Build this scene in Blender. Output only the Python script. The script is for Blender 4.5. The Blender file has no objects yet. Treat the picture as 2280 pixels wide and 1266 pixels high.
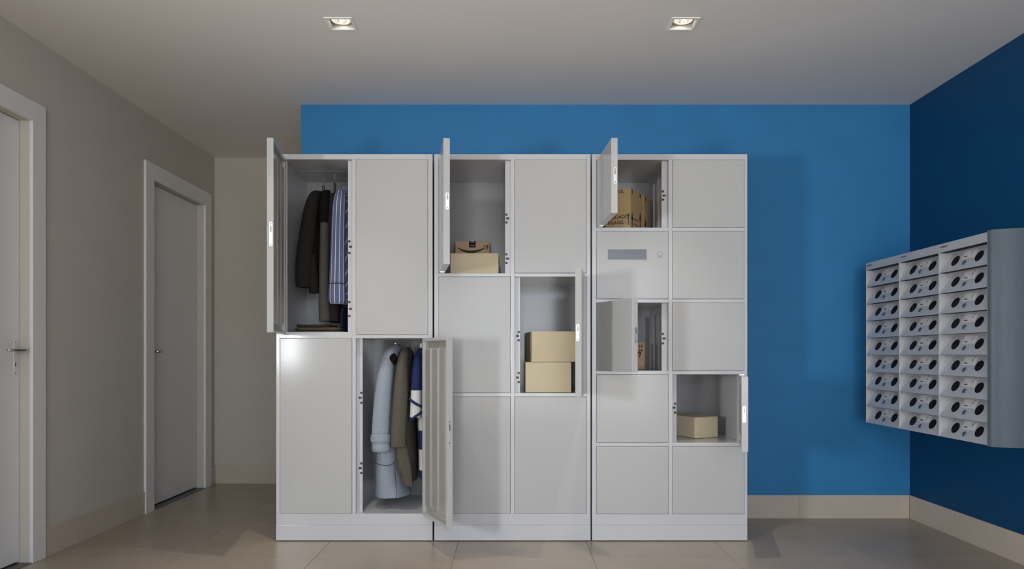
import bpy, bmesh, math, random
from mathutils import Vector, Matrix

random.seed(7)
S = bpy.context.scene
COL = S.collection
PI = math.pi

# ------------------------------------------------------------------ camera
F_PX = 1571.0                       # focal length in pixels of the 2280 px wide frame
HZ = 790.0                          # pixel row of the horizon
CAM_Z = 0.962
cam_d = bpy.data.cameras.new('camera')
cam_d.sensor_width = 36.0
cam_d.lens = F_PX / 2280.0 * 36.0
cam_d.shift_y = (HZ - 633.0) / 2280.0
cam_d.clip_start = 0.02
cam = bpy.data.objects.new('camera', cam_d)
COL.objects.link(cam)
cam.location = (0, 0, CAM_Z)
cam.rotation_euler = (PI / 2, 0, 0)
S.camera = cam

# ------------------------------------------------------------------ world, exposure
S.view_settings.view_transform = 'Standard'
S.view_settings.look = 'None'
S.view_settings.gamma = 1.0
S.view_settings.use_curve_mapping = False
S.view_settings.exposure = 0.0
S.cycles.use_denoising = True
S.cycles.max_bounces = 10
S.cycles.diffuse_bounces = 6
S.cycles.glossy_bounces = 6
S.cycles.sample_clamp_indirect = 6.0
S.cycles.caustics_reflective = False
S.cycles.caustics_refractive = False

w = bpy.data.worlds.new('world')
S.world = w
w.use_nodes = True
nt = w.node_tree
nt.nodes.clear()
wo = nt.nodes.new('ShaderNodeOutputWorld')
bg = nt.nodes.new('ShaderNodeBackground')
tc = nt.nodes.new('ShaderNodeTexCoord')
sp = nt.nodes.new('ShaderNodeSeparateXYZ')
cr = nt.nodes.new('ShaderNodeValToRGB')
cr.color_ramp.elements[0].position = 0.49
cr.color_ramp.elements[0].color = (0.92, 0.91, 0.90, 1)      # lower half, set brighter than the sky to lift upper walls
cr.color_ramp.elements[1].position = 0.51
cr.color_ramp.elements[1].color = (0.66, 0.72, 0.80, 1)       # overcast sky
mr = nt.nodes.new('ShaderNodeMapRange')
mr.inputs['From Min'].default_value = -1
mr.inputs['From Max'].default_value = 1
nt.links.new(tc.outputs['Generated'], sp.inputs[0])
nt.links.new(sp.outputs['Z'], mr.inputs[0])
nt.links.new(mr.outputs[0], cr.inputs[0])
nt.links.new(cr.outputs[0], bg.inputs[0])
bg.inputs[1].default_value = 9.6
nt.links.new(bg.outputs[0], wo.inputs[0])

LAMP_W = 46.0                        # each ceiling downlight
LAMP_COL = (1.0, 0.93, 0.84)
WIN_Y0, WIN_Y1, WIN_Z0, WIN_Z1 = -0.08, 0.50, 0.52, 1.60     # window in the left wall
FAC_X0, FAC_X1, FAC_Z0, FAC_Z1 = -0.9, 2.25, 0.06, 2.36     # unseen opening added behind the camera for frontal daylight
FAC_Y = -3.3

# portals guide the sampling of the sky through the two openings
def portal(loc, rot, sx, sy):
    pl = bpy.data.lights.new('window_portal', 'AREA')
    pl.shape = 'RECTANGLE'; pl.size = sx; pl.size_y = sy
    pl.cycles.is_portal = True
    po = bpy.data.objects.new('window_portal', pl)
    COL.objects.link(po); po.location = loc; po.rotation_euler = rot
portal(((FAC_X0 + FAC_X1) / 2, FAC_Y - .20, (FAC_Z0 + FAC_Z1) / 2), (PI / 2, 0, 0), FAC_X1 - FAC_X0, FAC_Z1 - FAC_Z0)
# light panel added in the left window, sized for the locker highlight
yl = bpy.data.lights.new('highlight_panel', 'AREA')
yl.shape = 'RECTANGLE'; yl.size = .40; yl.size_y = .54
yl.energy = 120.0 * PI * yl.size * yl.size_y; yl.color = (0.92, 0.96, 1.0)
yo_ = bpy.data.objects.new('highlight_panel', yl)
COL.objects.link(yo_); yo_.location = (-2.262, .20, 1.06)
yo_.rotation_euler = (0, -PI / 2, 0)

# ------------------------------------------------------------------ dimensions
D_L = 3.649                          # locker fronts
PXM = F_PX / D_L                     # pixels per metre on the locker fronts
def LX(px): return (px - 1140.0) / PXM
def LZ(py): return CAM_Z + (HZ - py) / PXM
XL, XR = -2.23, 2.35                 # side walls
YB = 4.167                           # blue wall
YF = 5.29                            # far grey wall
YR = -3.3                            # wall behind the camera
H = 2.44
BX0 = -1.247                         # left end of the blue wall
BB = 0.137                           # baseboard height

# ------------------------------------------------------------------ materials
MATS = {}
def mat(name, color, rough=0.5, metal=0.0, spec=0.5, coat=0.0, noise=0.0, nscale=8.0, bump=0.0,
        bscale=120.0, emit=None, estr=0.0, vary=0.0, stretch=None):
    m = bpy.data.materials.new(name)
    m.use_nodes = True
    n = m.node_tree
    b = n.nodes['Principled BSDF']
    b.inputs['Base Color'].default_value = (*color, 1)
    b.inputs['Roughness'].default_value = rough
    b.inputs['Metallic'].default_value = metal
    b.inputs['Specular IOR Level'].default_value = spec
    b.inputs['Coat Weight'].default_value = coat
    b.inputs['Coat Roughness'].default_value = 0.05
    t = n.nodes.new('ShaderNodeTexCoord')
    vec = t.outputs['Object']
    if stretch:
        mp = n.nodes.new('ShaderNodeMapping')
        mp.inputs['Scale'].default_value = stretch
        n.links.new(vec, mp.inputs[0])
        vec = mp.outputs[0]
    if noise or vary:
        nz = n.nodes.new('ShaderNodeTexNoise')
        nz.inputs['Scale'].default_value = nscale
        nz.inputs['Detail'].default_value = 6
        n.links.new(vec, nz.inputs['Vector'])
        hs = n.nodes.new('ShaderNodeHueSaturation')
        hs.inputs['Color'].default_value = (*color, 1)
        mr_ = n.nodes.new('ShaderNodeMapRange')
        mr_.inputs['From Min'].default_value = 0.25
        mr_.inputs['From Max'].default_value = 0.75
        mr_.inputs['To Min'].default_value = 1 - noise
        mr_.inputs['To Max'].default_value = 1 + noise
        n.links.new(nz.outputs['Fac'], mr_.inputs[0])
        out = mr_.outputs[0]
        if vary:
            oi = n.nodes.new('ShaderNodeObjectInfo')
            mv = n.nodes.new('ShaderNodeMapRange')
            mv.inputs['To Min'].default_value = 1 - vary
            mv.inputs['To Max'].default_value = 1 + vary
            n.links.new(oi.outputs['Random'], mv.inputs[0])
            mm = n.nodes.new('ShaderNodeMath'); mm.operation = 'MULTIPLY'
            n.links.new(out, mm.inputs[0]); n.links.new(mv.outputs[0], mm.inputs[1])
            out = mm.outputs[0]
        n.links.new(out, hs.inputs['Value'])
        n.links.new(hs.outputs[0], b.inputs['Base Color'])
    if bump:
        bz = n.nodes.new('ShaderNodeTexNoise')
        bz.inputs['Scale'].default_value = bscale
        bz.inputs['Detail'].default_value = 4
        n.links.new(vec, bz.inputs['Vector'])
        bp = n.nodes.new('ShaderNodeBump')
        bp.inputs['Strength'].default_value = bump
        bp.inputs['Distance'].default_value = 0.002
        n.links.new(bz.outputs['Fac'], bp.inputs['Height'])
        n.links.new(bp.outputs[0], b.inputs['Normal'])
    if emit:
        b.inputs['Emission Color'].default_value = (*emit, 1)
        b.inputs['Emission Strength'].default_value = estr
    MATS[name] = m
    return m

M_CEIL = mat('ceiling_paint', (0.77, 0.745, 0.72), 0.9, noise=0.015, nscale=3, bump=0.05, bscale=200)
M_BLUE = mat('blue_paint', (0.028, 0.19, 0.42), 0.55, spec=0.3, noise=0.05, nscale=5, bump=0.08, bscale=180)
M_BLUE_SHADED = mat('blue_paint_shaded', (0.0006, 0.052, 0.145), 0.55, spec=0.3, noise=0.05, nscale=5, bump=0.08, bscale=180)  # blue wall paint darkened to stand in for the right wall's shade
M_GREY = mat("warm_grey_paint", (0.50, 0.475, 0.42), 0.75, spec=0.3, noise=0.02, nscale=4, bump=0.06, bscale=180)
M_TILE = mat('porcelain_tile', (0.355, 0.295, 0.23), 0.30, noise=0.12, nscale=3.5, vary=0.04, bump=0.03, bscale=60)
M_BASE = mat('porcelain_skirting', (0.50, 0.435, 0.36), 0.42, noise=0.06, nscale=5, vary=0.03)
M_GROUT = mat('grout', (0.30, 0.265, 0.23), 0.9, noise=0.05, nscale=30)
M_DOORW = mat('white_lacquer_door', (0.70, 0.69, 0.69), 0.42, noise=0.01, nscale=3)
M_GRANITE = mat('dark_granite', (0.09, 0.09, 0.09), 0.4, noise=0.35, nscale=160)
M_CHROME = mat('satin_chrome', (0.72, 0.72, 0.72), 0.18, metal=1.0, noise=0.02, nscale=20)
M_STEELW = mat('pale_steel', (0.80, 0.80, 0.80), 0.28, metal=0.6, noise=0.02, nscale=20)
M_FRAME = mat('locker_white_paint', (0.55, 0.55, 0.57), 0.13, spec=0.3, noise=0.008, nscale=3)
M_LDOOR = mat('locker_door_paint', (0.47, 0.47, 0.465), 0.15, spec=0.2, noise=0.008, nscale=3)
M_LSHADE = mat('locker_paint_shaded', (0.30, 0.30, 0.31), 0.16, noise=0.01, nscale=3)  # locker paint darkened, compartment shade put into the colour
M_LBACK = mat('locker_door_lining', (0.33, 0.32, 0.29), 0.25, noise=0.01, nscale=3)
M_BLACK = mat('black_plastic', (0.012, 0.012, 0.014), 0.4, noise=0.05, nscale=30)
M_SCREEN = mat('grey_display', (0.13, 0.14, 0.16), 0.25, noise=0.02, nscale=20)
M_SCREW = mat('dull_steel', (0.30, 0.30, 0.31), 0.4, metal=0.8, noise=0.05, nscale=50)
M_KRAFT = mat('kraft_board', (0.63, 0.54, 0.375), 0.75, spec=0.2, noise=0.04, nscale=9, bump=0.05, bscale=90)
M_KRAFT2 = mat('brown_board', (0.48, 0.34, 0.215), 0.8, spec=0.2, noise=0.05, nscale=9, bump=0.05, bscale=90)
M_KRAFT3 = mat('dark_kraft_board', (0.50, 0.365, 0.185), 0.8, spec=0.2, noise=0.05, nscale=9, bump=0.05, bscale=90)
M_INK = mat('black_print', (0.018, 0.013, 0.010), 0.7, noise=0.05, nscale=60)
M_INK2 = mat('brown_print', (0.16, 0.10, 0.05), 0.8, noise=0.05, nscale=60)
M_TAPE = mat('black_tape', (0.010, 0.010, 0.010), 0.6, spec=0.15, noise=0.05, nscale=60)
M_TAPEW = mat('white_print', (0.7, 0.7, 0.7), 0.5, noise=0.05, nscale=60)
M_ALU = mat('mailbox_aluminium', (0.52, 0.525, 0.55), 0.42, metal=0.25, noise=0.02, nscale=20)
M_BRUSH = mat('brushed_aluminium', (0.060, 0.080, 0.105), 0.5, metal=0.1, noise=0.10, nscale=6, stretch=(9, 9, 1.2))
M_LABEL = mat('paper_label', (0.66, 0.66, 0.68), 0.6, noise=0.02, nscale=30)
M_LABINK = mat('label_print', (0.10, 0.10, 0.12), 0.7, noise=0.05, nscale=60)
M_PORT = mat('dark_port', (0.006, 0.006, 0.010), 0.6, spec=0.2, noise=0.05, nscale=60)
M_LOCK = mat('lock_steel', (0.16, 0.24, 0.31), 0.30, metal=0.7, noise=0.05, nscale=60)
M_LAMPW = mat('white_lamp_metal', (0.55, 0.53, 0.50), 0.45, noise=0.01, nscale=10)
M_TRIM = mat('white_trim_metal', (0.90, 0.89, 0.86), 0.4, noise=0.01, nscale=10)
M_REFL = mat('lamp_reflector', (0.85, 0.83, 0.80), 0.15, metal=0.8, noise=0.02, nscale=10)
M_BULB = mat('lamp_bulb', (1, 0.95, 0.85), 0.5, emit=(1.0, 0.90, 0.74), estr=20.0)
M_FOAM = mat('window_frame_paint', (0.75, 0.75, 0.75), 0.4, noise=0.01, nscale=5)
M_HWHITE = mat('white_hanger_plastic', (0.78, 0.78, 0.78), 0.35, noise=0.01, nscale=20)
M_HDARK = mat('dark_hanger_plastic', (0.018, 0.018, 0.018), 0.5, noise=0.02, nscale=20)
M_HBROWN = mat('brown_hanger_plastic', (0.05, 0.045, 0.04), 0.5, noise=0.02, nscale=20)

def cloth(name, color, n=0.10, sc=60, bump=0.5, bs=420):
    return mat(name, color, 0.95, spec=0.15, noise=n, nscale=sc, bump=bump, bscale=bs)
C_BROWN = cloth('dark_brown_wool', (0.018, 0.0155, 0.013))
C_TAUPE = cloth('taupe_felt', (0.080, 0.075, 0.065), 0.22, 140)
C_BLACKC = cloth('black_cloth', (0.008, 0.007, 0.006))
C_BLUEC = cloth('pale_blue_wool', (0.30, 0.335, 0.39), 0.10, 90)
C_OLIVE = cloth('olive_brown_wool', (0.105, 0.095, 0.075), 0.14, 120)
C_NAVY = cloth('navy_cloth', (0.018, 0.024, 0.060))
C_PILE = cloth('brown_knit', (0.085, 0.070, 0.052), 0.15, 90)
C_PILE2 = cloth('dark_brown_knit', (0.040, 0.033, 0.026), 0.15, 90)
C_SEAM = cloth('dark_seam_thread', (0.04, 0.05, 0.07))

def stripe_mat(name, ground, line, freq, width, diag=0.0):
    """thin lines running down the cloth, from the garment's own UVs (u around, v down)"""
    m = cloth(name, ground, 0.10, 70)
    n = m.node_tree
    b = n.nodes['Principled BSDF']
    src = b.inputs['Base Color'].links[0].from_socket
    uv = n.nodes.new('ShaderNodeUVMap')
    s = n.nodes.new('ShaderNodeSeparateXYZ')
    n.links.new(uv.outputs[0], s.inputs[0])
    a = n.nodes.new('ShaderNodeMath'); a.operation = 'MULTIPLY_ADD'
    a.inputs[1].default_value = diag
    n.links.new(s.outputs['Y'], a.inputs[0]); n.links.new(s.outputs['X'], a.inputs[2])
    k = n.nodes.new('ShaderNodeMath'); k.operation = 'MULTIPLY'; k.inputs[1].default_value = freq
    n.links.new(a.outputs[0], k.inputs[0])
    fr = n.nodes.new('ShaderNodeMath'); fr.operation = 'FRACT'
    n.links.new(k.outputs[0], fr.inputs[0])
    lt = n.nodes.new('ShaderNodeMath'); lt.operation = 'LESS_THAN'; lt.inputs[1].default_value = width
    n.links.new(fr.outputs[0], lt.inputs[0])
    mx = n.nodes.new('ShaderNodeMix'); mx.data_type = 'RGBA'
    n.links.new(lt.outputs[0], mx.inputs['Factor'])
    n.links.new(src, mx.inputs['A']); mx.inputs['B'].default_value = (*line, 1)
    n.links.new(mx.outputs['Result'], b.inputs['Base Color'])
    return m
C_SHIRT = stripe_mat('blue_pinstripe', (0.105, 0.125, 0.22), (0.62, 0.64, 0.70), 11, 0.15)
C_SHIRTD = stripe_mat('blue_pinstripe_bias', (0.105, 0.125, 0.22), (0.62, 0.64, 0.70), 11, 0.16, 1.6)

def band_mat(name, bands, c0, c1):
    """broad horizontal colour bands by height (object z in metres)"""
    m = cloth(name, c0, 0.06, 90)
    n = m.node_tree
    b = n.nodes['Principled BSDF']
    t = n.nodes.new('ShaderNodeTexCoord')
    s = n.nodes.new('ShaderNodeSeparateXYZ')
    n.links.new(t.outputs['Object'], s.inputs[0])
    r = n.nodes.new('ShaderNodeValToRGB')
    r.color_ramp.interpolation = 'CONSTANT'
    el = r.color_ramp.elements
    el[0].position = 0; el[0].color = (*c0, 1)
    el[1].position = bands[0]; el[1].color = (*c1, 1)
    for i, z in enumerate(bands[1:]):
        e = el.new(z); e.color = (*(c0 if i % 2 == 0 else c1), 1)
    n.links.new(s.outputs['Z'], r.inputs[0])
    n.links.new(r.outputs[0], b.inputs['Base Color'])
    return m

# ------------------------------------------------------------------ mesh helpers
class MB:
    def __init__(self):
        self.v = []; self.f = []; self.uv = {}
    def add(self, vs, fs, uvs=None):
        o = len(self.v)
        self.v += [Vector(p) for p in vs]
        for i, fc in enumerate(fs):
            if uvs: self.uv[len(self.f)] = uvs[i]
            self.f.append([o + k for k in fc])
        return self
    def box(self, x0, x1, y0, y1, z0, z1):
        vs = [(x, y, z) for z in (z0, z1) for y in (y0, y1) for x in (x0, x1)]
        return self.add(vs, [(0, 2, 3, 1), (4, 5, 7, 6), (0, 1, 5, 4), (2, 6, 7, 3), (0, 4, 6, 2), (1, 3, 7, 5)])
    def obox(self, o, u, v, n, w_, h_, d):
        """box on origin o, sides w_*u, h_*v, d*n"""
        o, u, v, n = Vector(o), Vector(u), Vector(v), Vector(n)
        vs = [o + u * (w_ * i) + v * (h_ * j) + n * (d * k) for k in (0, 1) for j in (0, 1) for i in (0, 1)]
        return self.add(vs, [(0, 2, 3, 1), (4, 5, 7, 6), (0, 1, 5, 4), (2, 6, 7, 3), (0, 4, 6, 2), (1, 3, 7, 5)])
    def poly(self, pts, n, d):
        """prism: outline pts extruded by d*n"""
        n = Vector(n); k = len(pts)
        vs = [Vector(p) for p in pts] + [Vector(p) + n * d for p in pts]
        fs = [tuple(range(k))[::-1], tuple(range(k, 2 * k))]
        fs += [(i, (i + 1) % k, k + (i + 1) % k, k + i) for i in range(k)]
        return self.add(vs, fs)
    def disc(self, c, u, v, n, ru, rv, d, seg=20):
        c, u, v = Vector(c), Vector(u), Vector(v)
        return self.poly([c + u * (ru * math.cos(a)) + v * (rv * math.sin(a))
                          for a in (2 * PI * i / seg for i in range(seg))], n, d)
    def tube(self, pts, r, seg=8):
        pts = [Vector(p) for p in pts]
        rs = r if isinstance(r, (list, tuple)) else [r] * len(pts)
        rings = []
        prev = None
        for i, p in enumerate(pts):
            t = (pts[min(i + 1, len(pts) - 1)] - pts[max(i - 1, 0)]).normalized()
            a = prev if prev is not None else (Vector((0, 0, 1)) if abs(t.z) < 0.9 else Vector((1, 0, 0)))
            a = (a - t * a.dot(t)).normalized(); prev = a
            b = t.cross(a)
            rings.append([p + a * (rs[i] * math.cos(2 * PI * k / seg)) + b * (rs[i] * math.sin(2 * PI * k / seg)) for k in range(seg)])
        return self.loft(rings)
    def loft(self, rings, cap=True, uvs=False):
        n = len(rings[0]); vs = [p for r in rings for p in r]; fs = []; us = []
        m = len(rings)
        for i in range(m - 1):
            for k in range(n):
                k2 = (k + 1) % n
                fs.append((i * n + k, i * n + k2, (i + 1) * n + k2, (i + 1) * n + k))
                us.append([(k / n, i / m), ((k + 1) / n, i / m), ((k + 1) / n, (i + 1) / m), (k / n, (i + 1) / m)])
        if cap:
            fs.append(tuple(range(n))[::-1]); us.append([(0, 0)] * n)
            fs.append(tuple(range((m - 1) * n, m * n))); us.append([(0, 1)] * n)
        return self.add(vs, fs, us if uvs else None)
    def build(self, name, material, parent=None, smooth=False, bevel=0.0, seg=2, loc=None):
        off = Vector((0, 0, 0))
        p = parent
        while p is not None:
            off += p.location; p = p.parent
        me = bpy.data.meshes.new(name)
        base = Vector(loc) if loc is not None else None
        sub = off if base is None else base
        me.from_pydata([v - sub for v in self.v], [], self.f)
        if self.uv:
            ul = me.uv_layers.new(name='UVMap')
            for fi, pol in enumerate(me.polygons):
                u = self.uv.get(fi)
                if u:
                    for j, li in enumerate(pol.loop_indices): ul.data[li].uv = u[j]
        bm = bmesh.new(); bm.from_mesh(me)
        bmesh.ops.recalc_face_normals(bm, faces=bm.faces)
        if bevel:
            ed = [e for e in bm.edges if len(e.link_faces) == 2 and e.calc_face_angle(0) > 0.5]
            bmesh.ops.bevel(bm, geom=ed, offset=bevel, segments=seg, profile=0.6, affect='EDGES', clamp_overlap=True)
        bm.to_mesh(me); bm.free()
        if smooth:
            for pol in me.polygons: pol.use_smooth = True
            if smooth != True:
                me.set_sharp_from_angle(angle=smooth)
        me.materials.append(material)
        o = bpy.data.objects.new(name, me)
        COL.objects.link(o)
        if parent is not None: o.parent = parent
        if base is not None: o.location = base - off
        return o

def tag(o, label=None, cat=None, group=None, kind=None):
    if label: o['label'] = label
    if cat: o['category'] = cat
    if group: o['group'] = group
    if kind: o['kind'] = kind
    return o
def empty(name, loc):
    o = bpy.data.objects.new(name, None)
    o.empty_display_size = 0.05
    COL.objects.link(o); o.location = loc
    return o
def copy_to(o, parent, delta=None):
    c = o.copy(); COL.objects.link(c); c.parent = parent
    if delta is not None: c.location = o.location + Vector(delta)
    return c

_font_cache = {}
def text_faces(s, size=1.0, bold=True):
    """outline font text as flat triangles, lower left at the origin, cap height about size"""
    if s in _font_cache: return _font_cache[s]
    cu = bpy.data.curves.new('lettering', 'FONT')
    cu.body = s; cu.size = 1.0; cu.resolution_u = 3
    if bold: cu.offset = 0.012
    ob = bpy.data.objects.new('lettering', cu)
    COL.objects.link(ob)
    dg = bpy.context.evaluated_depsgraph_get()
    me = bpy.data.meshes.new_from_object(ob.evaluated_get(dg))
    vs = [(v.co.x, v.co.y) for v in me.vertices]
    fs = [tuple(p.vertices) for p in me.polygons]
    bpy.data.objects.remove(ob); bpy.data.curves.remove(cu); bpy.data.meshes.remove(me)
    _font_cache[s] = (vs, fs)
    return vs, fs
def put_text(mb, s, o, u, v, n, width, height):
    vs, fs = text_faces(s)
    x0 = min(p[0] for p in vs); x1 = max(p[0] for p in vs)
    y0 = min(p[1] for p in vs); y1 = max(p[1] for p in vs)
    o, u, v, n = Vector(o), Vector(u), Vector(v), Vector(n)
    mb.add([o + u * ((x - x0) / (x1 - x0) * width) + v * ((y - y0) / (y1 - y0) * height) + n * 0.0007 for x, y in vs], fs)

def holed(mb, a0, a1, b0, b1, holes, fn):
    """grid of boxes over [a0,a1]x[b0,b1] leaving rectangular holes; fn(a0,a1,b0,b1) adds a box"""
    As = sorted({a0, a1, *[h[0] for h in holes], *[h[1] for h in holes]})
    Bs = sorted({b0, b1, *[h[2] for h in holes], *[h[3] for h in holes]})
    for i in range(len(As) - 1):
        for j in range(len(Bs) - 1):
            ca, cb = (As[i] + As[i + 1]) / 2, (Bs[j] + Bs[j + 1]) / 2
            if not any(h[0] < ca < h[1] and h[2] < cb < h[3] for h in holes):
                fn(As[i], As[i + 1], Bs[j], Bs[j + 1])

# ------------------------------------------------------------------ setting: floor
floor = MB().box(XL - .2, XR + .2, YR - .1, YF + .1, -0.10, -0.003).build('floor', M_GROUT)
tag(floor, 'beige polished porcelain floor laid in large square tiles', 'floor', kind='structure')
PIT = 0.66
xs = [-0.277 + PIT * k for k in range(-4, 6)]
ys = [3.34 + PIT * k for k in range(-11, 5)]
tile_cache = {}
for i in range(len(xs) - 1):
    for j in range(len(ys) - 1):
        x0, x1 = max(xs[i], XL), min(xs[i + 1], XR)
        y0, y1 = max(ys[j], YR), min(ys[j + 1], YF)
        if x1 - x0 < .02 or y1 - y0 < .02: continue
        if x0 > BX0 + .1 and y0 > YB + .1: continue
        key = (round(x1 - x0, 4), round(y1 - y0, 4))
        c = ((x0 + x1) / 2, (y0 + y1) / 2, 0)
        if key in tile_cache:
            t = tile_cache[key].copy(); COL.objects.link(t); t.location = c
        else:
            g = .0009
            t = MB().box(x0 + g, x1 - g, y0 + g, y1 - g, -0.010, 0).build('floor_tile', M_TILE, floor, bevel=.0008, seg=1, loc=c)
            tile_cache[key] = t

# ------------------------------------------------------------------ setting: ceiling and walls
LAMPS = [(sx * 0.764, 3.15 - 1.55 * r) for r in range(4) for sx in (-1, 1)]
LH = 0.052
mb = MB()
holed(mb, XL - .2, XR + .2, YR - .1, YF + .15, [(x - LH, x + LH, y - LH, y + LH) for x, y in LAMPS],
      lambda a, b, c, d: mb.box(a, b, c, d, H, H + .012))
ceiling = tag(mb.build('ceiling', M_CEIL), 'plain pale ceiling with square recessed downlights', 'ceiling', kind='structure')

DOORS = [(2.43, 3.261), (4.371, 5.10)]          # clear openings of the doors in the left wall
DTOP = 2.045
mb = MB()
holed(mb, YR - .1, YF + .15, 0, H, [(a, b, -1, DTOP) for a, b in DOORS] + [(WIN_Y0, WIN_Y1, WIN_Z0, WIN_Z1)],
      lambda a, b, c, d: mb.box(XL - .14, XL, a, b, c, d))
tag(mb.build('wall_left', M_GREY), 'warm grey painted wall with two white doors', 'wall', kind='structure')
tag(MB().box(XR, XR + .14, YR - .1, YF + .15, 0, H).build('wall_right', M_BLUE_SHADED),
    'blue wall carrying the mailboxes, its shade put into the colour', 'wall', kind='structure')
tag(MB().box(BX0, XR, YB, YB + .12, 0, H).build('wall_back', M_BLUE),
    'blue painted wall behind the lockers', 'wall', kind='structure')
tag(MB().box(XL, BX0 + .12, YF, YF + .12, 0, H).build('wall_far', M_GREY),
    'grey end wall of the passage left of the lockers', 'wall', kind='structure')
tag(MB().box(BX0, BX0 + .12, YB + .12, YF, 0, H).build('wall_passage', M_GREY),
    'grey side wall of the passage behind the blue wall', 'wall', kind='structure')
mb = MB()
holed(mb, XL - .14, XR + .14, 0, H, [(FAC_X0, FAC_X1, FAC_Z0, FAC_Z1)], lambda a, b, c, d: mb.box(a, b, YR - .14, YR, c, d))
tag(mb.build('wall_rear', M_GREY),
    'grey wall behind the viewer', 'wall', kind='structure')

def baseboard(name, label, axis, fixed, thick, cuts):
    """row of skirting tiles; axis 'x' or 'y', front face at fixed, thickness signed into the wall"""
    a, b = min(cuts), max(cuts)
    t0 = fixed + thick * .15
    t1 = fixed + thick
    lo, hi = min(t0, t1), max(t0, t1)
    m = MB()
    if axis == 'x': m.box(a, b, lo, hi, 0, BB - .003)
    else: m.box(lo, hi, a, b, 0, BB - .003)
    root = tag(m.build(name, M_GROUT), label, 'baseboard', kind='structure')
    lo, hi = min(fixed, t1), max(fixed, t1)
    for p, q in zip(cuts[:-1], cuts[1:]):
        g = .0007
        m = MB()
        if axis == 'x': m.box(p + g, q - g, lo, hi, 0, BB); c = ((p + q) / 2, fixed, 0)
        else: m.box(lo, hi, p + g, q - g, 0, BB); c = (fixed, (p + q) / 2, 0)
        m.build('baseboard_tile', M_BASE, root, bevel=.0012, seg=2, loc=c)
    return root
TB = 0.009
baseboard('baseboard_back', 'beige tile baseboard along the blue wall', 'x', YB - TB, TB,
          [BX0, -.937, -.277, .383, 1.043, 1.69, XR - TB])
baseboard('baseboard_right', 'beige tile baseboard under the mailboxes', 'y', XR - TB, TB,
          [YR + .01] + [3.34 + PIT * k for k in range(-9, 2)] + [YB - TB])
baseboard('baseboard_left', 'beige tile baseboard between the two white doors', 'y', XL + TB, -TB, [3.351, 3.975, 4.269])
baseboard('baseboard_near', 'beige tile baseboard on the left wall nearer than the doors', 'y', XL + TB, -TB,
          [YR + .01, -2.6, -1.94, -1.28, -.62, .04, .70, 1.36, 2.02, 2.335])
baseboard('baseboard_corner', 'short beige tile baseboard in the passage corner', 'y', XL + TB, -TB, [5.202, YF - TB])
baseboard('baseboard_far', 'beige tile baseboard at the end of the passage', 'x', YF - TB, TB, [XL + TB, -1.595, BX0])
baseboard('baseboard_passage', 'beige tile baseboard on the hidden passage side', 'y', BX0 - TB, TB, [YB + .002, 4.66, YF - TB])

# window behind the viewer (source of the daylight)
win = tag(empty('window_1', (XL - .07, (WIN_Y0 + WIN_Y1) / 2, WIN_Z0)), 'white framed window in the left wall behind the viewer', 'window', kind='structure')
m = MB()
for a, b, c, d in ((WIN_Y0, WIN_Y0 + .035, WIN_Z0, WIN_Z1), (WIN_Y1 - .035, WIN_Y1, WIN_Z0, WIN_Z1),
                   (WIN_Y0 + .035, WIN_Y1 - .035, WIN_Z0, WIN_Z0 + .035), (WIN_Y0 + .035, WIN_Y1 - .035, WIN_Z1 - .035, WIN_Z1)):
    m.box(XL - .09, XL - .03, a, b, c, d)
m.build('window_frame', M_FOAM, win, bevel=.003)
win = tag(empty('window_added', ((FAC_X0 + FAC_X1) / 2, YR - .07, FAC_Z0)), 'wide window front added behind the viewer for daylight', 'window', kind='structure')
for k in range(4):
    xx = FAC_X0 + (FAC_X1 - FAC_X0 - .03) * k / 3
    MB().box(xx, xx + .03, YR - .09, YR - .04, FAC_Z0 + .03, FAC_Z1 - .03).build('mullion', M_FOAM, win, bevel=.003)
for zz in (FAC_Z0, FAC_Z1 - .03):
    MB().box(FAC_X0, FAC_X1, YR - .09, YR - .04, zz, zz + .03).build('window_rail', M_FOAM, win, bevel=.003)

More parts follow.
